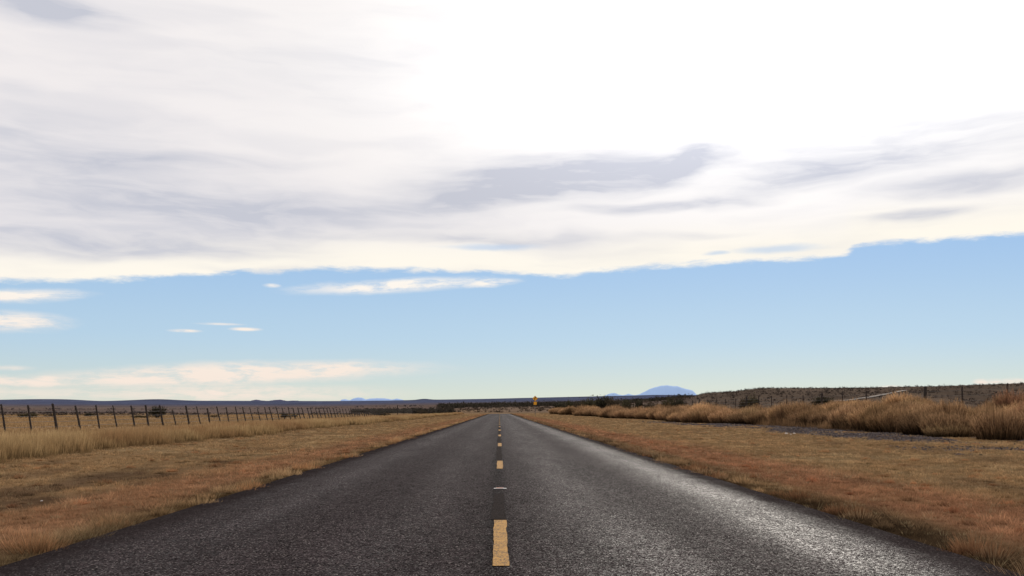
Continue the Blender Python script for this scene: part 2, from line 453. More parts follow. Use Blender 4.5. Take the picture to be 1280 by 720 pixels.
def verge(side):
    parts = []
    xe = HW - .04
    lim = 12.6 if side < 0 else 22.5
    bands = [(5, 10, 150, .0055, 16), (10, 16, 105, .0065, 15), (16, 26, 62, .009, 13), (26, 42, 30, .014, 12), (42, 75, 12, .024, 11), (75, 150, 4, .045, 10), (150, 345, 1.2, .10, 9)]
    for y0, y1, dn, w, m_ in bands:
        X, Y = scatter(xe, lim, y0, y1, dn)
        # an extra dense fringe of bigger tufts right against the asphalt
        Xf, Yf = scatter(xe, xe + .5, y0, y1, dn * .7)
        X = np.concatenate([X, Xf]) * side; Y = np.concatenate([Y, Yf])
        a = np.abs(X)
        edge = .16 * (fbm(Y / .6, Y * 0, 5 + (side > 0), 4) - .35) + .22 * (vnoise(Y / .33, Y * 0 + 3, 8) - .5)
        g = gravel_mask(X, Y)
        n1 = fbm(X / .7, Y / .9, 101); n3 = fbm(X / .25, Y / .25, 111)
        bare = (side < 0) * sstep(5.6, 6.3, a) * sstep(9.2, 7.8, a) * sstep(34, 24, Y) * sstep(.38, .58, fbm(X / .9, Y / 1.6, 21))
        keep = (a > xe - edge + .06) & (rng.uniform(0, 1, len(X)) > g * .93) & (rng.uniform(0, 1, len(X)) > bare * .85)
        fr = sstep(.55, .15, a - xe)
        keep &= rng.uniform(0, 1, len(X)) < (.25 + 1.3 * n3) * (1 - fr + fr * (.3 + .7 * sstep(.36, .56, fbm(X / .3, Y / .38, 119))))
        X, Y, a, n1, n3 = X[keep], Y[keep], a[keep], n1[keep], n3[keep]; nc = len(X)
        h = .035 + .06 * n1 * rng.uniform(.4, 1.6, nc)
        e = sstep(.75, .1, a - xe)
        h = h * (1 + e * .6 * sstep(.42, .68, fbm(X / .3, Y / .38, 119)))
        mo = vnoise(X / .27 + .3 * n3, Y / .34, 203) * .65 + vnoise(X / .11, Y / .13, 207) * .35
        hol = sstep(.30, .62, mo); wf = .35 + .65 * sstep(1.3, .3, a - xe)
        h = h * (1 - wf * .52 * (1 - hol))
        big = rng.uniform(0, 1, nc) < .03
        h[big] *= 1.7
        C = grass_zone(X, Y) * rng.uniform(.62, 1.42, (nc, 1)) * (.6 + .8 * n1)[:, None] * (1 - wf * .58 * (1 - hol))[:, None] * (1 - .5 * sstep(.55, .15, a - xe))[:, None]  # hollows and edge fringe darkened: shade put into the blade colour
        st = rng.uniform(0, 1, nc) < .08
        C[st] = C[st] * .4 + np.array([.46, .36, .21]) * .6
        # blades of every tuft
        I = np.repeat(np.arange(nc), m_); nb = len(I)
        al = rng.uniform(0, 2 * np.pi, nb); rr = np.sqrt(rng.uniform(0, 1, nb))
        rad = (h * .75 + w)[I] * rr
        Xb = X[I] + np.cos(al) * rad; Yb = Y[I] + np.sin(al) * rad * 1.1
        lm = .25 + 1.1 * rr * rng.uniform(.4, 1.3, nb)
        fan = np.stack([np.cos(al) * lm, np.sin(al) * lm, np.zeros(nb)], 1)
        Hb = h[I] * rng.uniform(.5, 1.25, nb)
        Cb = C[I] * rng.uniform(.75, 1.25, (nb, 1))
        P = np.stack([Xb, Yb, terrain(Xb, Yb) - .008], 1)
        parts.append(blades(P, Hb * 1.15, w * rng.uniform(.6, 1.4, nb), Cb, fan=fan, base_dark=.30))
    # mounded tufts: a ragged row against the asphalt, fewer over the verge
    for y0, y1, per_m, per_m2, mb_, w in [(5, 12, 2.1, 1.1, 260, .006), (12, 24, 2.0, .9, 180, .009), (24, 42, 1.8, .6, 100, .014), (42, 80, 1.7, .30, 44, .024), (80, 160, .9, .08, 26, .05)]:
        n_e = int((y1 - y0) * per_m); n_f = int((y1 - y0) * (lim - xe) * per_m2)
        X = np.concatenate([xe + rng.uniform(.02, .42, n_e) ** 1.0, rng.uniform(xe + .4, lim - 1, n_f)]); Y = rng.uniform(y0, y1, n_e + n_f)
        isf = np.arange(n_e + n_f) >= n_e
        ok = (X < Y * .62 + 3) & (rng.uniform(0, 1, len(X)) > gravel_mask(X * side, Y)) & ((rng.uniform(0, 1, len(X)) < .35 + sstep(.4, .6, fbm(X / 1.5, Y / 2.5, 301))) | ~isf)
        X, Y, isf = X[ok] * side, Y[ok], isf[ok]; nc = len(X)
        hh_ = np.where(isf, rng.uniform(.05, .11, nc), rng.uniform(.08, .21, nc)); rd = hh_ * rng.uniform(.8, 1.5, nc)
        Cm = grass_zone(X, Y) * np.where(isf, 1.08, np.where(X < 0, 1.3, 1.5))[:, None]  # lit tops of the mounds put in as a brighter colour
        rdn = rng.uniform(0, 1, nc); Cm = np.where((rdn < .35)[:, None], Cm * np.array([1.0, .80, .74]), Cm)
        Cm = Cm * rng.uniform(.6, 1.3, (nc, 1))
        I = np.repeat(np.arange(nc), mb_); nb = len(I)
        al = rng.uniform(0, 2 * np.pi, nb); rr = np.sqrt(rng.uniform(0, 1, nb)); q_ = 1 + .3 * np.sin(al * 3 + I)
        Xb = X[I] + np.cos(al) * rr * rd[I] * q_; Yb = Y[I] + np.sin(al) * rr * rd[I] * q_
        lm = rr * .9 * rng.uniform(.4, 1.4, nb) + .1
        fan = np.stack([np.cos(al) * lm, np.sin(al) * lm, np.zeros(nb)], 1)
        Hb = hh_[I] * (1.15 - .6 * rr ** 2) * rng.uniform(.55, 1.2, nb)
        P = np.stack([Xb, Yb, terrain(Xb, Yb) - .008], 1)
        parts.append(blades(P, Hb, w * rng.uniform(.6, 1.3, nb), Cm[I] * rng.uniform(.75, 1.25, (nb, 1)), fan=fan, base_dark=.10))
    V, f, C = merge(parts)
    print('verge verts', len(V))
    o = link('verge_grass', np_mesh('verge_grass', V, f, C), grass_mat)
    return o
tag(verge(-1), 'short tan and reddish dry grass on the verge left of the road', 'grass', kind='stuff')
tag(verge(1), 'short dry grass on the verge right of the road, red beside the asphalt', 'grass', kind='stuff')

def tall_grass():
    parts = []
    tcol = np.array([.34, .225, .110]); tc2 = np.array([.27, .155, .075]); tc3 = np.array([.40, .29, .15])
    for y0, y1, dn, w in [(15, 26, 520, .008), (26, 42, 420, .011), (42, 80, 190, .02), (80, 150, 70, .04), (150, 330, 20, .08)]:
        X, Y = scatter(11.0, 16.8, y0, y1, dn, clump=.07)
        X = -X
        ed = 12.05 + 1.1 * (fbm(Y / 5, Y * 0, 120) - .5) + .5 * (vnoise(Y / .7, Y * 0, 121) - .5)
        inn = sstep(-.2, .7, -X - ed) * sstep(16.8, 15, -X)
        k = rng.uniform(0, 1, len(X)) < inn
        X, Y, inn = X[k], Y[k], inn[k]
        n1 = fbm(X / 1.2, Y / 1.6, 131); n2 = fbm(X / 3, Y / 7, 141)
        h = (.36 + .34 * n1) * (.55 + .45 * inn) * rng.uniform(.6, 1.15, len(X)) * (1 + .12 * (n2 - .5))
        C = tcol + (tc2 - tcol) * sstep(.35, .7, n2)[:, None] + (tc3 - tcol) * (sstep(.5, .75, n1) * .5)[:, None]
        C = C * rng.uniform(.7, 1.25, (len(X), 1)) * (.8 + .4 * n1)[:, None]
        P = np.stack([X, Y, terrain(X, Y) - .02], 1)
        parts.append(blades(P, h, np.full(len(X), w), C, lean=.22, segs=2, base_dark=.35))
    V, f, C = merge(parts)
    tag(link('tall_grass', np_mesh('tall_grass', V, f, C), grass_mat), 'band of knee high tawny grass along the left fence', 'tall grass', kind='stuff')
    parts = []
    for y0, y1, dn, w in [(22, 60, 34, .03), (60, 130, 13, .06), (130, 330, 3.2, .14)]:
        X, Y = scatter(16, 150, y0, y1, dn, clump=.12)
        X = -X
        n1 = fbm(X / 5, Y / 9, 151); k = rng.uniform(0, 1, len(X)) < .25 + n1
        X, Y, n1 = X[k], Y[k], n1[k]
        h = rng.uniform(.10, .30, len(X)) * (.5 + n1)
        C = (np.array([.36, .235, .12]) * (.6 + .7 * n1)[:, None]) * rng.uniform(.7, 1.25, (len(X), 1))
        P = np.stack([X, Y, terrain(X, Y) - .02], 1)
        parts.append(blades(P, h, np.full(len(X), w), C, lean=.5, base_dark=.5))
    V, f, C = merge(parts)
    tag(link('pasture_grass', np_mesh('pasture_grass', V, f, C), grass_mat), 'pale grazed grass in the open pasture behind the left fence', 'grass', kind='stuff')
    # right bank behind and between the brush
    parts = []
    for y0, y1, dn, w in [(34, 80, 60, .025), (80, 160, 22, .05), (160, 340, 6, .12)]:
        X, Y = scatter(21, 60, y0, y1, dn, clump=.15)
        n1 = fbm(X / 3, Y / 4, 161)
        near = sstep(34, 24, X)
        k = rng.uniform(0, 1, len(X)) < (.25 + n1) * (.25 + .75 * near)
        X, Y, n1, near = X[k], Y[k], n1[k], near[k]
        h = rng.uniform(.15, .55, len(X)) * (.6 + .8 * near) * (.4 + n1)
        C = (np.array([.27, .16, .085]) * (.6 + .7 * n1)[:, None]) * rng.uniform(.7, 1.3, (len(X), 1))
        P = np.stack([X, Y, terrain(X, Y) - .02], 1)
        parts.append(blades(P, h, np.full(len(X), w), C, lean=.4, segs=1, base_dark=.4))
    V, f, C = merge(parts)
    tag(link('bank_grass', np_mesh('bank_grass', V, f, C), grass_mat), 'rough brown grass on the bank under the right fence', 'grass', kind='stuff')
tall_grass()

# gravel lumps on the dark wash at the right
def lumps():
    Vs, Fs, Cs = [], [], []; off = 0
    X = rng.uniform(12.5, 23, 60000); Y = 23 + (rng.uniform(0, 1, 60000) ** 1.4) * 80
    k = rng.uniform(0, 1, len(X)) < gravel_mask(X, Y) * .5
    X, Y = X[k][:16000], Y[k][:16000]; nL = len(X)
    r = rng.uniform(.015, .05, nL) * (1 + Y / 80)
    base = np.array([[1, 0, 0], [0, 1, 0], [-1, 0, 0], [0, -1, 0], [0, 0, .7]], float)
    V = base[None] * r[:, None, None] * rng.uniform(.6, 1.3, (nL, 5, 1))
    V += np.stack([X, Y, terrain(X, Y)], 1)[:, None]
    f = np.array([[0, 1, 4], [1, 2, 4], [2, 3, 4], [3, 0, 4]])
    Fa = (np.arange(nL)[:, None, None] * 5 + f[None]).reshape(-1, 3)
    c = np.array([.058, .048, .047]) * rng.uniform(.4, 1.9, (nL, 1)); c[rng.uniform(0, 1, nL) < .006] = .2
    C = np.repeat(c[:, None], 5, 1).reshape(-1, 3)
    tag(link('gravel', np_mesh('gravel', V.reshape(-1, 3), [Fa], C), foliage_mat('gravel_stones', 0)), 'dark stony gravel strip below the tall brown brush on the right', 'gravel', kind='stuff')
lumps()

# ------------------------------------------------------------------ brush
brush_mat = foliage_mat('brush_stems', .35)
_n = N(brush_mat.node_tree)
_oi = _n.node('ShaderNodeObjectInfo'); _at = next(q for q in brush_mat.node_tree.nodes if q.type == 'ATTRIBUTE')
_sc = next(q for q in brush_mat.node_tree.nodes if q.type == 'VECT_MATH')
_n.set(_sc.inputs['Scale'], _n.mr(_oi.outputs['Random'], 0, 1, .62, 1.5, 'LINEAR'))
def brush_mesh(seed, h=1.6, w=1.3, nb=2600, c0=(.225, .125, .065), c1=(.33, .205, .105)):
    global rng
    keep = rng; rng = np.random.default_rng(seed)
    r = np.sqrt(rng.uniform(0, 1, nb)) * w * .42; a = rng.uniform(0, 2 * np.pi, nb)
    P = np.stack([np.cos(a) * r, np.sin(a) * r, np.full(nb, -.03)], 1)
    out = (r / (w * .42))
    la = a + rng.normal(0, .5, nb)
    lm = out * .34 * rng.uniform(.3, 1.3, nb) + np.abs(rng.normal(0, .10, nb))
    fan = np.stack([np.cos(la) * lm, np.sin(la) * lm, np.zeros(nb)], 1)
    lob = .8 + .35 * vnoise(np.cos(a) * 1.5 + 5, np.sin(a) * 1.5 + 5, seed)
    H = h * lob * (1 - .38 * out ** 2) * rng.uniform(.45, 1.0, nb)
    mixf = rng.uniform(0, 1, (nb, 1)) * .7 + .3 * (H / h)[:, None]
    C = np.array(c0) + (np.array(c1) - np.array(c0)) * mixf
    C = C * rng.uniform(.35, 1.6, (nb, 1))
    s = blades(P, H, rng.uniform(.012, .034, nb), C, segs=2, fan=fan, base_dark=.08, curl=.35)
    # feathery seed heads / twigs spread through the upper part
    nt_ = nb
    i = rng.integers(0, nb, nt_); t = rng.uniform(.45, 1.0, nt_)
    d = fan[i] + np.array([0, 0, 1.0]); d /= np.linalg.norm(d, axis=1, keepdims=True)
    Q = P[i] + d * (H[i] * t)[:, None] + rng.normal(0, .03, (nt_, 3))
    s2 = blades(Q, rng.uniform(.10, .24, nt_), rng.uniform(.012, .030, nt_), C[i] * 1.15, lean=.7, base_dark=.8)
    V, f, C = merge([s, s2])
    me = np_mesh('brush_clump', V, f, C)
    rng = keep
    return me
brush = [brush_mesh(100 + i, h=hh, w=ww, c0=a0, c1=a1) for i, (hh, ww, a0, a1) in enumerate([
    (1.55, 2.0, (.21, .120, .064), (.38, .235, .122)),
    (1.75, 1.7, (.25, .142, .072), (.43, .270, .138)),
    (1.35, 2.2, (.25, .155, .080), (.40, .27, .14)),
    (1.65, 1.9, (.18, .104, .058), (.33, .202, .108)),
    (1.20, 1.8, (.23, .135, .072), (.39, .240, .130)),
    (1.80, 2.1, (.17, .088, .050), (.27, .140, .080)),      # redder
])]
def add_brush(kind, x, y, sc, rz, label, group=None, name='brush_clump', cat='bush'):
    o = link(name, brush[kind], brush_mat)
    o.location = (x, y, float(terrain(np.array([x]), np.array([y]))[0])); o.rotation_euler = (0, 0, rz)
    o.scale = sc if isinstance(sc, tuple) else (sc, sc, sc)
    return tag(o, label, cat, group)
L_B = 'tall tawny brush clump in the dense row below the right fence'
G_B = 'brush clumps in the row below the right fence'
y = 40.0; cnt = 0
r2 = random.Random(3)
while y < 345 and cnt < 280:
    step = 1.0 + y * .012
    for lane in range(3 if y < 150 else 2):
        xb = 22.3 + lane * 1.9 + r2.uniform(-.7, .7) + 1.2 * math.sin(y / 9.0) - 2.5 * (y > 75) * min(1, (y - 75) / 30)
        if r2.random() < (.12, .22, .35)[lane]: continue
        kd = r2.choice([0, 1, 2, 3, 3, 4, 0, 1] if y < 120 else [3, 0, 3, 4])
        hs = r2.uniform(.72, 1.12) * (.80 + .30 * math.sin(y / 5.3 + lane) ** 2)
        hs *= 1.08; ws = r2.uniform(.75, 1.2) * (1 + y / 260)
        hs *= 1.0 + .45 * min(1, max(0, (y - 70) / 200))
        if xb > 24.5 and y < 100: hs *= .8
        add_brush(kd, xb, y + r2.uniform(-.6, .6), (ws, ws, hs), r2.uniform(0, 6.28), L_B, G_B); cnt += 1
    y += step
print('brush', cnt)
for k_, (x, y, s) in enumerate([(26.0, 48.2, .95), (24.4, 44.0, .85)]):
    add_brush(5, x, y, s, k_ * 2.0, ('rust red bush rising above the tawny brush near the right edge', 'rust red bush in front of the right fence, lower and nearer the frame edge')[k_])
add_brush(2, 20.6, 44.2, (1.0, 1.0, .55), 1, 'low pale straw tussock at the foot of the brush near the right edge', name='grass_tussock', cat='grass tussock')

# ------------------------------------------------------------------ mesquite shrubs
shrub_mat = foliage_mat('shrub_leaves', .2)
bark = plain_mat('dark_bark', (.045, .034, .027), .9, .4, 20)
def leaf_cloud(seed, nc=26, k=46, col_=(.050, .043, .026), size=.10):
    g = np.random.default_rng(seed)
    cc = g.normal(0, 1, (nc, 3)); cc /= np.linalg.norm(cc, axis=1, keepdims=True)
    cc *= (g.uniform(.25, 1, (nc, 1)) ** .5) * np.array([1.0, 1.0, .55]); cc[:, 2] = np.abs(cc[:, 2]) * .95 + .30
    P = np.repeat(cc, k, 0) + g.normal(0, .13, (nc * k, 3))
    nT = len(P)
    V = P[:, None] + g.normal(0, size * .5, (nT, 3, 3))
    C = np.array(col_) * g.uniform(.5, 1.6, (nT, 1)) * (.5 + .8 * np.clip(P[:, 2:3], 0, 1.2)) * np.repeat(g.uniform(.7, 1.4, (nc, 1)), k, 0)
    return V.reshape(-1, 3), np.arange(nT * 3).reshape(-1, 3), np.repeat(C[:, None], 3, 1).reshape(-1, 3), cc

def tube(V, Fq, a, b, r0, r1, n_=5):
    a = Vector(a); b = Vector(b); d = (b - a).normalized()
    u = d.orthogonal().normalized(); v = d.cross(u); o = len(V)
    for p_, r_ in ((a, r0), (b, r1)):
        for i in range(n_):
            t = 2 * math.pi * i / n_; V.append(tuple(p_ + u * (math.cos(t) * r_) + v * (math.sin(t) * r_)))
    for i in range(n_): Fq.append((o + i, o + (i + 1) % n_, o + n_ + (i + 1) % n_, o + n_ + i))
shrubs = []
for sd, cl, k in ((1, (.052, .046, .026), 46), (2, (.040, .036, .024), 60), (3, (.060, .046, .030), 28)):
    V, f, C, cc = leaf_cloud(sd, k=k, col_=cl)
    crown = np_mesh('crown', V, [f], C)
    tv, tf = [], []
    for i in range(0, len(cc), 2):
        mid = cc[i] * np.array([.4, .4, .55]); tube(tv, tf, (mid[0] * .2, mid[1] * .2, -.05), mid, .05, .03); tube(tv, tf, mid, cc[i], .03, .008)
    trunk = np_mesh('trunk', np.array(tv), [np.array(tf)])
    shrubs.append((crown, trunk))
def add_shrub(kind, px, Y, w, h, label, group=None, name='mesquite_bush'):
    d = ray(px, 512); x = d[0] / d[1] * Y
    z = float(terrain(np.array([x]), np.array([Y]))[0])
    r = empty(name, (x, Y, z), random.uniform(0, 6))
    r.scale = (w / 2, w / 2, h / .95)
    link('crown', shrubs[kind][0], shrub_mat, r); link('trunk', shrubs[kind][1], bark, r)
    return tag(r, label, 'bush', group)
for i, (px, Y, w, h, lb) in enumerate([
    (197, 150, 2.7, 1.9, 'dark mesquite bush beyond the left fence, widest of those in the pasture'),
    (36, 150, 2.9, .9, 'low dark bush in the pasture at the far left'),
    (62, 170, 1.8, .6, 'small low bush right of the low dark one at far left'),
    (113, 190, 2.4, .7, 'flat dark bush in the pasture left of the widest mesquite'),
    (176, 150, 2.8, .45, 'flat scrubby bush at the foot of the widest mesquite'),
    (268, 160, 1.9, .5, 'small grey bush in the pasture behind the middle of the left fence'),
    (357, 150, 1.6, .7, 'dark bush close behind the far half of the left fence'),
    (368, 165, 1.3, .6, 'smaller bush just right of the dark one behind the left fence'),
    (482, 205, 2.2, .8, 'round green bush at the end of the left fence posts'),
    (474, 225, 3.4, 1.1, 'dark bush behind the round green one at the end of the left fence'),
    (546, 235, 1.9, .75, 'isolated dark bush on the left verge near the far end of the road'),
    (528, 300, 3.4, 1.3, 'dark bush left of the isolated one beyond the left verge'),
]): add_shrub((1, 0, 2)[i % 3], px, Y, w, h, lb)
for i, (px, XX, wp, top, lb) in enumerate([
    (712, 26, 9, 499.5, 'dark round mesquite nearest the road sign'),
    (700, 27, 14, 503.5, 'low spreading mesquite left of the dark round one, closest to the sign'),
    (726, 27, 20, 500, 'olive mesquite right of the round dark one by the sign'),
    (740, 26, 22, 497.5, 'broad olive mesquite left of the tallest one'),
    (754, 26, 22, 494.5, 'tallest olive mesquite with bare twigs below the small blue hill'),
    (769, 27, 20, 496, 'dark olive mesquite right of the tallest one'),
    (783, 26, 10, 499, 'dark narrow mesquite standing clear left of the blue mountain'),
    (798, 26, 12, 499.8, 'dark rounded bush below the left foot of the blue mountain'),
    (815, 28, 16, 502, 'low brown bush below the left slope of the blue mountain'),
    (836, 27, 16, 497, 'brown scrubby bush below the summit of the blue mountain'),
    (850, 27, 13, 497.5, 'brown scrubby bush below the right foot of the blue mountain'),
    (930, 31.5, 12, 496, 'dark bush behind the right fence below the start of the hill'),
    (942, 32.5, 15, 494.5, 'larger dark bush touching its twin behind the right fence'),
    (1030, 31.5, 26, 495.5, 'low wide grey bush beside the thick post of the right fence'),
]):
    Y = XX * F / (px - 624.5); z = float(terrain(np.array([XX * 1.0]), np.array([Y]))[0])
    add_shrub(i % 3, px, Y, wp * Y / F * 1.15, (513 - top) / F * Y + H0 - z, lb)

# far scrub: a mass
def scrub(name, label, specs, kk=22):
    Vs, Cs = [], []
    for (x0, x1, d0, d1, nn, s0, s1, c, pw) in specs:
        px = rng.uniform(x0, x1, nn); t = rng.uniform(0, 1, nn) ** pw; D = d0 + (d1 - d0) * t
        A = np.radians(np.interp(px, [-300, 0, 640, 1280, 1600], [az_of(-300), az_of(0), az_of(640), az_of(1280), az_of(1600)]))
        X = D * np.sin(A); Y = D * np.cos(A)
        k = fbm(X / 40, Y / 25, 171) > rng.uniform(.2, .62, nn)
        X, Y, D = X[k], Y[k], D[k]; m_ = len(X)
        s = rng.uniform(s0, s1, m_)
        P = np.stack([X, Y, terrain(X, Y)], 1)
        q = rng.normal(0, 1, (m_, kk, 3)) * np.array([.36, .36, .22]); q[..., 2] = np.abs(q[..., 2]) * 1.6 + .05
        cen = P[:, None] + q * s[:, None, None]
        V = cen[:, :, None] + rng.normal(0, .16, (m_, kk, 3, 3)) * s[:, None, None, None]
        Vs.append(V.reshape(-1, 3))
        C = np.array(c) * rng.uniform(.6, 1.5, (m_, 1, 1)) * rng.uniform(.6, 1.4, (m_, kk, 1))
        Cs.append(np.repeat(C[:, :, None], 3, 2).reshape(-1, 3))
    V = np.concatenate(Vs); C = np.concatenate(Cs)
    tag(link(name, np_mesh(name, V, [np.arange(len(V)).reshape(-1, 3)], C), shrub_mat), label, 'scrub', kind='stuff')
dk = (.042, .036, .028); db = (.065, .048, .036)
scrub('distant_scrub', 'dark band of scrub on the plain beyond the pasture and the far end of the road', [
    (-150, 460, 250, 285, 900, .35, .9, (.055, .043, .036), 1),
    (-150, 200, 430, 480, 300, .9, 1.5, (.06, .047, .044), 1),
    (-150, 520, 1350, 1500, 350, 1.5, 3.2, (.06, .052, .056), 1),
    (425, 560, 330, 700, 1600, .9, 2.0, dk, 1.2),
    (540, 880, 430, 700, 800, .8, 1.8, db, 1),
    (540, 880, 700, 1100, 3600, 1.6, 3.6, dk, .7),
])
scrub('hillside_scrub', 'small dark bushes dotted over the brown hill on the right', [
    (820, 1420, 170, 420, 1700, .4, 1.0, (.075, .056, .046), 1),
    (850, 1420, 400, 720, 3600, .5, 1.2, (.046, .036, .031), 1),
])

# ------------------------------------------------------------------ track on the hill
def hit(px, py):
    d = ray(px, py); best = None
    for D in np.linspace(150, 900, 3000):
        hd = math.hypot(d[0], d[1]); x, y = d[0] / hd * D, d[1] / hd * D
        if H0 + d[2] / hd * D <= float(terrain(np.array([x]), np.array([y]))[0]): return x, y
    return None
pts = [p_ for p_ in (hit(*q) for q in [(1040, 502.5), (1062, 500.8), (1085, 497.5), (1104, 494), (1120, 490.8), (1131, 488.5)]) if p_]
print('track', pts)
V = []
nn = 60
for i in range(nn):
    t = i / (nn - 1) * (len(pts) - 1); k = min(int(t), len(pts) - 2); u = t - k
    p0, p1 = np.array(pts[k]), np.array(pts[k + 1]); c_ = p0 * (1 - u) + p1 * u
    d = (p1 - p0) / np.linalg.norm(p1 - p0); nrm = np.array([-d[1], d[0]])
    for s_ in (-1.5, 0, 1.5):
        q = c_ + nrm * s_; V.append((q[0], q[1], float(terrain(np.array([q[0]]), np.array([q[1]]))[0]) + .35))
i = np.arange(nn - 1)[:, None]; j = np.arange(2)[None]
q = np.stack([i * 3 + j, i * 3 + j + 1, (i + 1) * 3 + j + 1, (i + 1) * 3 + j], -1).reshape(-1, 4)
tag(link('dirt_track', np_mesh('dirt_track', np.array(V), [q], smooth=True), plain_mat('pale_dirt', (.12, .092, .073), .95, .3, .3)), kind='structure')

# ------------------------------------------------------------------ far mountains
def mountain(name, D, prof, depth, colr, air=.45):
    px = np.array([p_[0] for p_ in prof], float); py = np.array([p_[1] for p_ in prof], float)
    xs = np.linspace(px[0], px[-1], 90); ys = np.interp(xs, px, py)
    ys = ys + (fbm(xs / 3, xs * 0, 7) - .5) * .5
    vs = np.linspace(-1, 1, 31); V = []
    for v in vs:
        g = math.cos(v * math.pi / 2) ** 1.2
        for x, y_ in zip(xs, ys):
            A = R(az_of(x)); d = D + v * depth
            e = max(elev_of(y_), 0); z = -120 + (H0 + e * D + 120) * g * (1 - .18 * abs(v) * (fbm(np.array(x / 2.5), np.array(v * 4), 13)))
            V.append((math.sin(A) * d, math.cos(A) * d, float(z)))
    m_ = len(xs); i = np.arange(len(vs) - 1)[:, None]; j = np.arange(m_ - 1)[None]
    q = np.stack([i * m_ + j, i * m_ + j + 1, (i + 1) * m_ + j + 1, (i + 1) * m_ + j], -1).reshape(-1, 4)
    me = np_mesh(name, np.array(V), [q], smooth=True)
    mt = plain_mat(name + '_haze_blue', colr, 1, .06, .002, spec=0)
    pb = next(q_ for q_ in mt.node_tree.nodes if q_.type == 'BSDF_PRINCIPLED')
    pb.inputs['Emission Color'].default_value = (*colr, 1); pb.inputs['Emission Strength'].default_value = air  # air haze before the slopes put in as blue emission
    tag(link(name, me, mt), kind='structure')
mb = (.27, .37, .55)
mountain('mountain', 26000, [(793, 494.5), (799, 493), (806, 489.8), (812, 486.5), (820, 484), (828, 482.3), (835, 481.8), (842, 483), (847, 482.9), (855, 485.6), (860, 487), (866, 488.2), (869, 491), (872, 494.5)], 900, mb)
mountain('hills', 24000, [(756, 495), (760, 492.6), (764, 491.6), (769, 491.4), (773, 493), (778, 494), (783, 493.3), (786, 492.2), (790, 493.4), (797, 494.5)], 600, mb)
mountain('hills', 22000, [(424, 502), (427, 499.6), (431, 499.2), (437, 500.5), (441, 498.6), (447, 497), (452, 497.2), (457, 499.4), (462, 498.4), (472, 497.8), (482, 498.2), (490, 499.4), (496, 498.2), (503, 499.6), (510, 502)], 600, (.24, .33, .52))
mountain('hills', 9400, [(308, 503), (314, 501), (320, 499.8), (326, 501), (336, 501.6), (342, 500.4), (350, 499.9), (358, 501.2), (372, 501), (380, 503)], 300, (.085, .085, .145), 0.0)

# ------------------------------------------------------------------ fences
wood_mat = plain_mat('weathered_fence_wood', (.036, .027, .023), .9, .4, 30, bump=.4)
wire_mat = plain_mat('old_fence_wire', (.16, .14, .13), .6, .3, 10, metal=.6)
def post_mesh(r, h, seed, sides=8):
    g = random.Random(seed); V, Fq = [], []
    lv = [(-.3, r * 1.05), (0, r), (h * .5, r * g.uniform(.9, 1.02)), (h - .03, r * .9), (h, r * .62)]
    for z, rr_ in lv:
        ox, oy = g.uniform(-.006, .006), g.uniform(-.006, .006)
        for i in range(sides):
            t = 2 * math.pi * i / sides; q_ = rr_ * g.uniform(.9, 1.1)
            V.append((ox + math.cos(t) * q_, oy + math.sin(t) * q_, z))
    for k in range(len(lv) - 1):
        for i in range(sides): Fq.append((k * sides + i, k * sides + (i + 1) % sides, (k + 1) * sides + (i + 1) % sides, (k + 1) * sides + i))
    me = bpy.data.meshes.new('fence_post'); o_ = (len(lv) - 1) * sides
    me.from_pydata(V, [], Fq + [tuple(o_ + i for i in range(sides))]); me.update()
    return me

def wire_obj(P, r, parent):
    V, Fq = [], []; n_ = 4
    for p_ in P:
        for i in range(n_):
            t = 2 * math.pi * i / n_ + .78; V.append((p_[0] + math.cos(t) * r, p_[1], p_[2] + math.sin(t) * r))
    for k in range(len(P) - 1):
        for i in range(n_): Fq.append((k * n_ + i, k * n_ + (i + 1) % n_, (k + 1) * n_ + (i + 1) % n_, (k + 1) * n_ + i))
    me = bpy.data.meshes.new('wire'); me.from_pydata(V, [], Fq); me.update()
    return link('wire', me, wire_mat, parent)

def fence(label, posts, wires, leanx):
    """posts: list of (x,y,height,radius,lean,visible name)"""
    x0, y0 = posts[0][0], posts[0][1]
    root = empty('wire_fence', (x0, y0, 0)); tag(root, label, 'fence')
    lib = [post_mesh(.05, 1.0, s_) for s_ in range(6)]
    ax = []
    for k, (x, y, h, r, ln, nm) in enumerate(posts):
        z = float(terrain(np.array([x]), np.array([y]))[0])
        o_ = link(nm, lib[k % 6], wood_mat, root)
        o_.location = (x - x0, y - y0, z); o_.scale = (r / .05, r / .05, h)
        fy = random.uniform(-.03, .03)
        o_.rotation_euler = (fy, ln, random.uniform(0, .3))
        ax.append((x - x0, y - y0, z, math.sin(ln), -math.sin(fy), h))
    for wh in wires:
        P = []
        for k, (x, y, z, sx_, sy_, h) in enumerate(ax):
            q = (x + sx_ * wh, y + sy_ * wh - .06, z + wh * .98)
            if k:
                pq = P[-1]; P.append(((pq[0] + q[0]) / 2, (pq[1] + q[1]) / 2, (pq[2] + q[2]) / 2 - .015))
            P.append(q)
        wire_obj(P, .014, root)
    return root
g = random.Random(5)
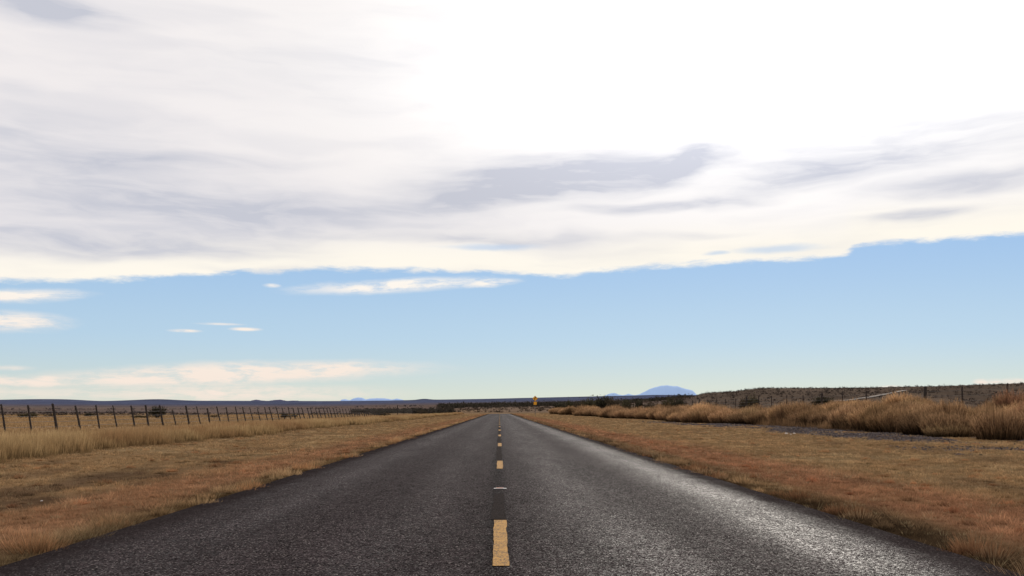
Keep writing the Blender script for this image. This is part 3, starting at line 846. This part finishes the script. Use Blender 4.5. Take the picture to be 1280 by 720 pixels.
# left fence: a post about every three metres
LX = 26.2; sp = .1164 * 26.2
y1 = 1200 * LX / 613.5 * 1.008
posts = []
k = -4
while True:
    y = y1 + k * sp + g.uniform(-.15, .15)
    if y > 232: break
    near_short = k in (9, 12, 18)
    h = 1.62 + g.uniform(-.09, .07) - (.22 if near_short else 0)
    posts.append((-LX + g.uniform(-.08, .08), y, h, .062 + g.uniform(-.012, .014), -R(12.5 + min(3.5, k * .12) + g.uniform(-2.4, 2.0)), 'post'))
    k += 1
posts.append((-LX, 249, 2.55, .13, -.01, 'brace_post')); posts.append((-LX, 292, 1.9, .17, 0, 'brace_post'))
fence('long wire fence with leaning dark wooden posts left of the road', posts, [.28, .58, .88, 1.18, 1.42], 0)
posts = []
RX = 30.0
for k in range(-1, 34):
    iu = .00173 - .0001527 + k * .0001527
    y = 1200 * RX / (1 / iu) * 1.0
    thick = k in (2, 6, 11, 16)
    posts.append((RX, y, (1.62 + g.uniform(-.07, .07)) + (.05 if thick else 0), .11 if thick else .055, R(2.6 + g.uniform(-1.2, 1.2)), 'brace_post' if thick else 'post'))
posts.append((RX, posts[1][1] + .15 - 5.5, 1.6, .045, R(2), 'post'))
last = posts.pop()
fence('wire fence with upright dark posts on the bank right of the road', posts, [.35, .7, 1.05, 1.38], 0)

# ------------------------------------------------------------------ sign
sign_y = 230.0
d = ray(669, 517); sx_ = d[0] / d[1] * sign_y
root = empty('road_sign', (sx_, sign_y, float(terrain(np.array([sx_]), np.array([sign_y]))[0])), 0)
tag(root, 'yellow diamond curve warning sign with smaller square plate on one post', 'road sign')
yel = plain_mat('sign_yellow', (.80, .36, .018), .5, .12, 3, spec=.3)
blk = plain_mat('sign_black', (.012, .011, .011), .5, .2, 3)
galv = plain_mat('galvanised_steel', (.10, .105, .105), .5, .2, 20, metal=.5)
def poly_plate(name, pts_, y, t, mat, parent, zc):
    V = [(x, y, z + zc) for x, z in pts_] + [(x, y + t, z + zc) for x, z in pts_]; n_ = len(pts_)
    Fq = [tuple(range(n_)), tuple(range(2 * n_ - 1, n_ - 1, -1))] + [(i, (i + 1) % n_ + 0, (i + 1) % n_ + n_, i + n_)[::-1] for i in range(n_)]
    me = bpy.data.meshes.new(name); me.from_pydata(V, [], Fq); me.update()
    return link(name, me, mat, parent)
def rounded(pts_, r_, n_=4):
    out = []
    for i, p_ in enumerate(pts_):
        a = Vector(pts_[i - 1]); b_ = Vector(p_); c_ = Vector(pts_[(i + 1) % len(pts_)])
        u = (a - b_).normalized() * r_; v = (c_ - b_).normalized() * r_
        for k in range(n_ + 1):
            t = k / n_; out.append(tuple(b_ + u * (1 - t) ** 2 + v * t ** 2))
    return out
base_z = root.location.z
zc = (H0 + (513 - 498.3) / F * sign_y) - base_z
zp = (H0 + (513 - 504.2) / F * sign_y) - base_z
hd = .66
dia = poly_plate('diamond_panel', rounded([(-hd, 0), (0, -hd), (hd, 0), (0, hd)], .06), 0, .004, yel, root, zc)
rim = [(-.6, 0), (0, -.6), (.6, 0), (0, .6)]
for a, b_ in zip(rim, rim[1:] + rim[:1]):
    u = (Vector(b_) - Vector(a)).normalized(); nrm = Vector((-u.y, u.x)) * .010
    poly_plate('border', [tuple(Vector(a) + nrm), tuple(Vector(a) - nrm), tuple(Vector(b_) - nrm), tuple(Vector(b_) + nrm)], -.004, .002, blk, dia, zc)
# curve arrow: up, then bending to the right
P = [(-.15, -.34), (-.15, -.10), (-.10, .04), (.0, .15), (.08, .20)]
L_, Rr = [], []
for i, p_ in enumerate(P):
    a = Vector(P[max(0, i - 1)]); b_ = Vector(P[min(len(P) - 1, i + 1)]); u = (b_ - a).normalized(); nn_ = Vector((-u.y, u.x)) * .065
    L_.append(tuple(Vector(p_) + nn_)); Rr.append(tuple(Vector(p_) - nn_))
for i in range(len(P) - 1):
    pass
arrow = L_ + [(-.01, .32), (.28, .30), (.19, .02)] + Rr[::-1]
poly_plate('arrow', arrow, -.005, .003, blk, dia, zc)
pl = poly_plate('speed_plate', rounded([(-.38, -.38), (.38, -.38), (.38, .38), (-.38, .38)], .04), 0, .004, yel, root, zp)
for a, b_ in (((-.34, -.34), (.34, -.34)), ((.34, -.34), (.34, .34)), ((.34, .34), (-.34, .34)), ((-.34, .34), (-.34, -.34))):
    u = (Vector(b_) - Vector(a)).normalized(); nrm = Vector((-u.y, u.x)) * .008
    poly_plate('border', [tuple(Vector(a) + nrm), tuple(Vector(a) - nrm), tuple(Vector(b_) - nrm), tuple(Vector(b_) + nrm)], -.004, .002, blk, pl, zp)
tv, tf = [], []; tube(tv, tf, (0, .055, -.2), (0, .055, zc + .4), .055, .05, 10)
me = bpy.data.meshes.new('post'); me.from_pydata(tv, [], tf); me.update(); link('post', me, galv, root)

# ------------------------------------------------------------------ small things on the ground
def px_ground(px, py, z=0.0):
    d = ray(px, py); t = (z - H0) / d[2]; return d[0] * t, d[1] * t
x, y = px_ground(624.5, 610.6, .036)
white = plain_mat('white_plastic', (.75, .72, .70), .5, .1, 30)
orange = plain_mat('orange_reflector', (.65, .20, .06), .4, .1, 30)
r_ = empty('pavement_marker', (x, y, .036)); tag(r_, 'small white pavement marker tab lying across the centre line', 'road marker')
def box(name, x0, x1, y0, y1, z0, z1, mat, parent, sl=0):
    V = [(x0, y0, z0), (x1, y0, z0), (x1, y1, z0), (x0, y1, z0), (x0 + sl, y0 + sl, z1), (x1 - sl, y0 + sl, z1), (x1 - sl, y1 - sl, z1), (x0 + sl, y1 - sl, z1)]
    me = bpy.data.meshes.new(name); me.from_pydata(V, [], [(3, 2, 1, 0), (4, 5, 6, 7), (0, 1, 5, 4), (1, 2, 6, 5), (2, 3, 7, 6), (3, 0, 4, 7)]); me.update()
    return link(name, me, mat, parent)
box('base', -.085, .10, -.03, .03, .0, .005, white, r_, .002); box('upright_tab', -.055, .055, .0, .008, .005, .016, white, r_, .001)
box('reflector', -.05, .05, -.004, -.0005, .007, .013, orange, r_, .0005)

stone_mat = plain_mat('pale_stone', (.62, .58, .55), .8, .15, 20, bump=.3)
def stone(px, py, r, label, mat=stone_mat):
    x, y = px_ground(px, py); g_ = np.random.default_rng(int(px))
    import bmesh
    bm = bmesh.new(); bmesh.ops.create_icosphere(bm, subdivisions=2, radius=r)
    for v in bm.verts:
        k = 1 + g_.uniform(-.16, .16); v.co = Vector((v.co.x * k * 1.2, v.co.y * k, v.co.z * k * .65))
    me = bpy.data.meshes.new('stone'); bm.to_mesh(me); bm.free()
    o_ = link('stone', me, mat); z = float(terrain(np.array([x]), np.array([y]))[0]); o_.location = (x, y, z + r * .35)
    tag(o_, label, 'stone')
stone(983, 541.5, .07, 'white stone on the dark gravel, leftmost and largest of three')
stone(988.5, 542.3, .04, 'white stone on the dark gravel, middle and smallest of three')
stone(992.8, 541.3, .055, 'white stone on the dark gravel, rightmost of three')
stone(52.5, 617.5, .014, 'small pale stone lying in the left verge grass')
stone(1053, 645, .014, 'pale pebble in the tufts at the right road edge')

# ------------------------------------------------------------------ light
SAZ, SEL = 17.0, 27.0
sd = bpy.data.lights.new('sun', 'SUN'); so = bpy.data.objects.new('sun', sd); col.objects.link(so)
sd.energy = 2.6; sd.angle = R(3.0); sd.color = (1, .93, .82)
so.rotation_euler = (R(90 - SEL), 0, R(180 - SAZ))
w = bpy.data.worlds.new('World'); scene.world = w; w.use_nodes = True
nt = w.node_tree; nt.nodes.clear(); n = N(nt)
tc = n.node('ShaderNodeTexCoord').outputs['Generated']
sky = n.node('ShaderNodeTexSky', sky_type='NISHITA'); sky.sun_disc = False
sky.sun_elevation = R(SEL); sky.sun_rotation = R(SAZ); sky.altitude = 1300; sky.air_density = 1.0; sky.dust_density = .6; sky.ozone_density = 1.5
sp = n.node('ShaderNodeSeparateXYZ'); nt.links.new(tc, sp.inputs[0])
AZn = n.math('MULTIPLY', n.math('ARCTAN2', sp.outputs[0], sp.outputs[1]), 180 / math.pi)
ELn = n.math('MULTIPLY', n.math('ARCSINE', sp.outputs[2]), 180 / math.pi)
cb = n.node('ShaderNodeCombineXYZ'); n.set(cb.inputs[0], AZn); n.set(cb.inputs[1], ELn)
UV = cb.outputs[0]
# wind-drawn warp
_, wc = n.noise(n.mapping(UV, rot=(0, 0, -.05), sc=(.16, .55, 1)), 1.0, 6, .58, .3)
_, wc0 = n.noise(n.mapping(UV, rot=(0, 0, -.05), sc=(.13, .5, 1)), 1.0, 3.0, .45, .2)
wv0 = n.node('ShaderNodeVectorMath', operation='SUBTRACT'); n.set(wv0.inputs[0], wc0); wv0.inputs[1].default_value = (.5, .5, .5)
wv = n.node('ShaderNodeVectorMath', operation='SUBTRACT'); n.set(wv.inputs[0], wc); wv.inputs[1].default_value = (.5, .5, .5)
wv2 = n.node('ShaderNodeVectorMath', operation='MULTIPLY'); n.set(wv2.inputs[0], wv0.outputs[0]); wv2.inputs[1].default_value = (8.0, 1.6, 0)
wv3 = n.node('ShaderNodeVectorMath', operation='ADD'); n.set(wv3.inputs[0], UV); n.set(wv3.inputs[1], wv2.outputs[0])
W = wv3.outputs[0]
wv4 = n.node('ShaderNodeVectorMath', operation='MULTIPLY'); n.set(wv4.inputs[0], wv.outputs[0]); wv4.inputs[1].default_value = (3.0, .7, 0)
wv5 = n.node('ShaderNodeVectorMath', operation='ADD'); n.set(wv5.inputs[0], UV); n.set(wv5.inputs[1], wv4.outputs[0])
W2 = wv5.outputs[0]
st1, _ = n.noise(n.mapping(W, rot=(0, 0, -.06), sc=(.09, .6, 1)), 1.0, 4, .5)
st2, _ = n.noise(n.mapping(W, rot=(0, 0, -.06), sc=(.30, 1.7, 1)), 1.0, 5, .55)
puff, _ = n.noise(n.mapping(W2, sc=(.5, 2.2, 1)), 1.0, 7, .65)
def ell(px, py, rx, ry, tilt=0, vec=None, soft=1.0):
    a, e = azel(px, py)
    v = n.mapping(vec or W, loc=(a, e, 0), rot=(0, 0, R(tilt)), sc=(rx * .055, ry * .055, 1), kind='TEXTURE')
    ln = n.node('ShaderNodeVectorMath', operation='LENGTH'); n.set(ln.inputs[0], v)
    return n.mr(ln.outputs['Value'], 1.0 + .3 * soft, 1 - .8 * soft, 0, 1)
# --- deck edge: elevation as a function of azimuth
edge_px = [(-400, 372), (0, 353), (120, 352), (300, 342), (450, 338), (560, 341), (640, 343), (690, 347), (760, 340), (850, 333), (960, 328), (1050, 321), (1075, 309), (1160, 303), (1280, 293), (1500, 270)]
ramp = n.node('ShaderNodeFloatCurve'); cm = ramp.mapping; cur = cm.curves[0]
ptsc = []
for x_, y_ in edge_px:
    a, e = azel(x_, y_); ptsc.append(((a + 60) / 120, e / 30))
cur.points[0].location = (0, ptsc[0][1]); cur.points[1].location = (1, ptsc[-1][1])
for a, e in ptsc[0:]: cur.points.new(a, e)
cm.update()
n.set(ramp.inputs['Value'], n.math('DIVIDE', n.math('ADD', AZn, 60), 120)); ramp.inputs['Factor'].default_value = 1
e0 = n.math('MULTIPLY', ramp.outputs[0], 30)
dE = n.math('SUBTRACT', ELn, e0)
dEn = n.math('ADD', dE, n.math('MULTIPLY', n.math('SUBTRACT', puff, .5), .9))
deck = n.mr(dEn, -.12, .32)
# holes of blue close to the rim
def mx(a, b_): return n.math('MAXIMUM', a, b_)
holes = None
for e in ((610, 309, 60, 4), (975, 312, 48, 4.5), (900, 316, 16, 3)):
    h_ = ell(*e, vec=W2); holes = h_ if holes is None else mx(holes, h_)
deck = n.math('MULTIPLY', deck, n.math('SUBTRACT', 1, n.math('MULTIPLY', holes, .5)))
# --- shading of the deck
shade = None
for (px, py, rx, ry, tilt, amp) in [(270, 265, 210, 26, 0, .95), (60, 303, 200, 12, 2, .95), (30, 175, 140, 36, 4, .5), (200, 205, 150, 10, 4, .5), (700, 218, 140, 24, 4, 1.05), (850, 200, 70, 20, 18, .9), (600, 252, 120, 9, 5, .7), (1120, 185, 230, 28, 3, .75), (1030, 215, 120, 12, 4, .5),
        (785, 264, 55, 6, 0, .85), (885, 252, 75, 8, 3, .8), (1140, 270, 60, 6, 2, .8), (30, 4, 95, 13, 0, 1.6), (15, 108, 30, 8, 0, .3), (620, 300, 150, 6, 0, .7), (230, 318, 120, 5, 2, .3), (1230, 228, 110, 10, 2, .8), (380, 90, 220, 30, 5, .22), (870, 292, 60, 4, 0, .4), (400, 338, 120, 3.5, 0, .45), (120, 235, 220, 50, 0, .28), (640, 240, 160, 26, 6, .4)]:
    h_ = n.math('MULTIPLY', ell(px, py, rx * 1.12, ry * 1.25, tilt, soft=1.24), amp)
    shade = h_ if shade is None else n.math('ADD', shade, h_)
shade = n.math('MULTIPLY', shade, n.mr(st2, .30, .68, .58, 1.0))
shade = n.math('ADD', shade, n.math('MULTIPLY', n.mr(st1, .42, .70), .22))
# glow round the hidden sun
glow = ell(1080, 10, 700, 260, 0, vec=W, soft=1.24)
glow2 = ell(960, 60, 420, 150, 0, vec=UV, soft=1.2)
base_c = n.mix(glow, (.885, .845, .845), (1.08, 1.06, 1.03))
base_c = n.mix(n.math('MULTIPLY', n.mr(dE, 3.2, .4), .9), base_c, (1.02, .965, .85))
sh_f = n.math('MULTIPLY', shade, n.math('SUBTRACT', 1, n.math('MULTIPLY', glow2, .25)), clamp=True)
cloud_c = n.mix(sh_f, base_c, (.575, .59, .665))
cloud_c = n.mix(glow2, cloud_c, n.scale(cloud_c, 1.45))
# --- small fair-weather shreds in the blue band
small = None
for (px, py, rx, ry, tilt, amp) in [(495, 357, 95, 6.5, 3, 1.0), (605, 355, 30, 4.5, 5, .9), (20, 368, 55, 6, 3, 1), (12, 401, 45, 9, 0, .9), (215, 473, 130, 8, 1, .95), (300, 467, 170, 10, 2, 1.05), (410, 464, 48, 8, 4, 1.1), (30, 477, 48, 4.5, -2, .9), (60, 474, 16, 4, 0, .9), (280, 491, 160, 9, 0, .75), (270, 491, 22, 5, -12, .9),
        (231, 413.5, 14, 1.6, 0, .9), (307, 411.5, 14, 1.8, 0, 1), (275, 405, 22, 1.2, 0, .6), (340, 357, 8, 2, 0, .8), (1228, 477, 8, 2.5, 0, .9), (1243, 476.5, 9, 2.3, 0, .9), (1265, 477, 12, 3, 0, .9), (1115, 484, 12, 1.8, 0, .7), (10, 460, 20, 2.5, 0, .5), (60, 492, 150, 7, 0, .55)]:
    h_ = n.math('MULTIPLY', ell(px, py, rx * 1.15, ry * 1.2, tilt, vec=(UV if rx < 30 else W2)), amp)
    small = h_ if small is None else mx(small, h_)
small = n.math('MULTIPLY', small, n.mr(puff, .33, .58, .30, 1.12), clamp=True)
haze = n.mr(ELn, 9.5, .2)
# --- blue
skyc = n.scale(sky.outputs[0], .06)
grade = n.mix(haze, (.80, .98, 1.10), (.95, 1.03, 1.00))
skyc = n.mix(.82, skyc, n.mix(n.mr(ELn, .0, 4.5), (.66, .74, .67), n.mix(n.mr(ELn, 3.0, 11), (.50, .685, .85), (.35, .565, .88))))
small_c = n.mix(haze, (1.0, .95, .88), (.93, .80, .70))
out = n.mix(small, skyc, small_c)
out = n.mix(deck, out, cloud_c)
bg = n.node('ShaderNodeBackground'); n.set(bg.inputs[0], out); bg.inputs[1].default_value = 1.0
o = n.node('ShaderNodeOutputWorld'); nt.links.new(bg.outputs[0], o.inputs[0])

scene.view_settings.view_transform = 'Standard'; scene.view_settings.look = 'None'; scene.view_settings.exposure = 0
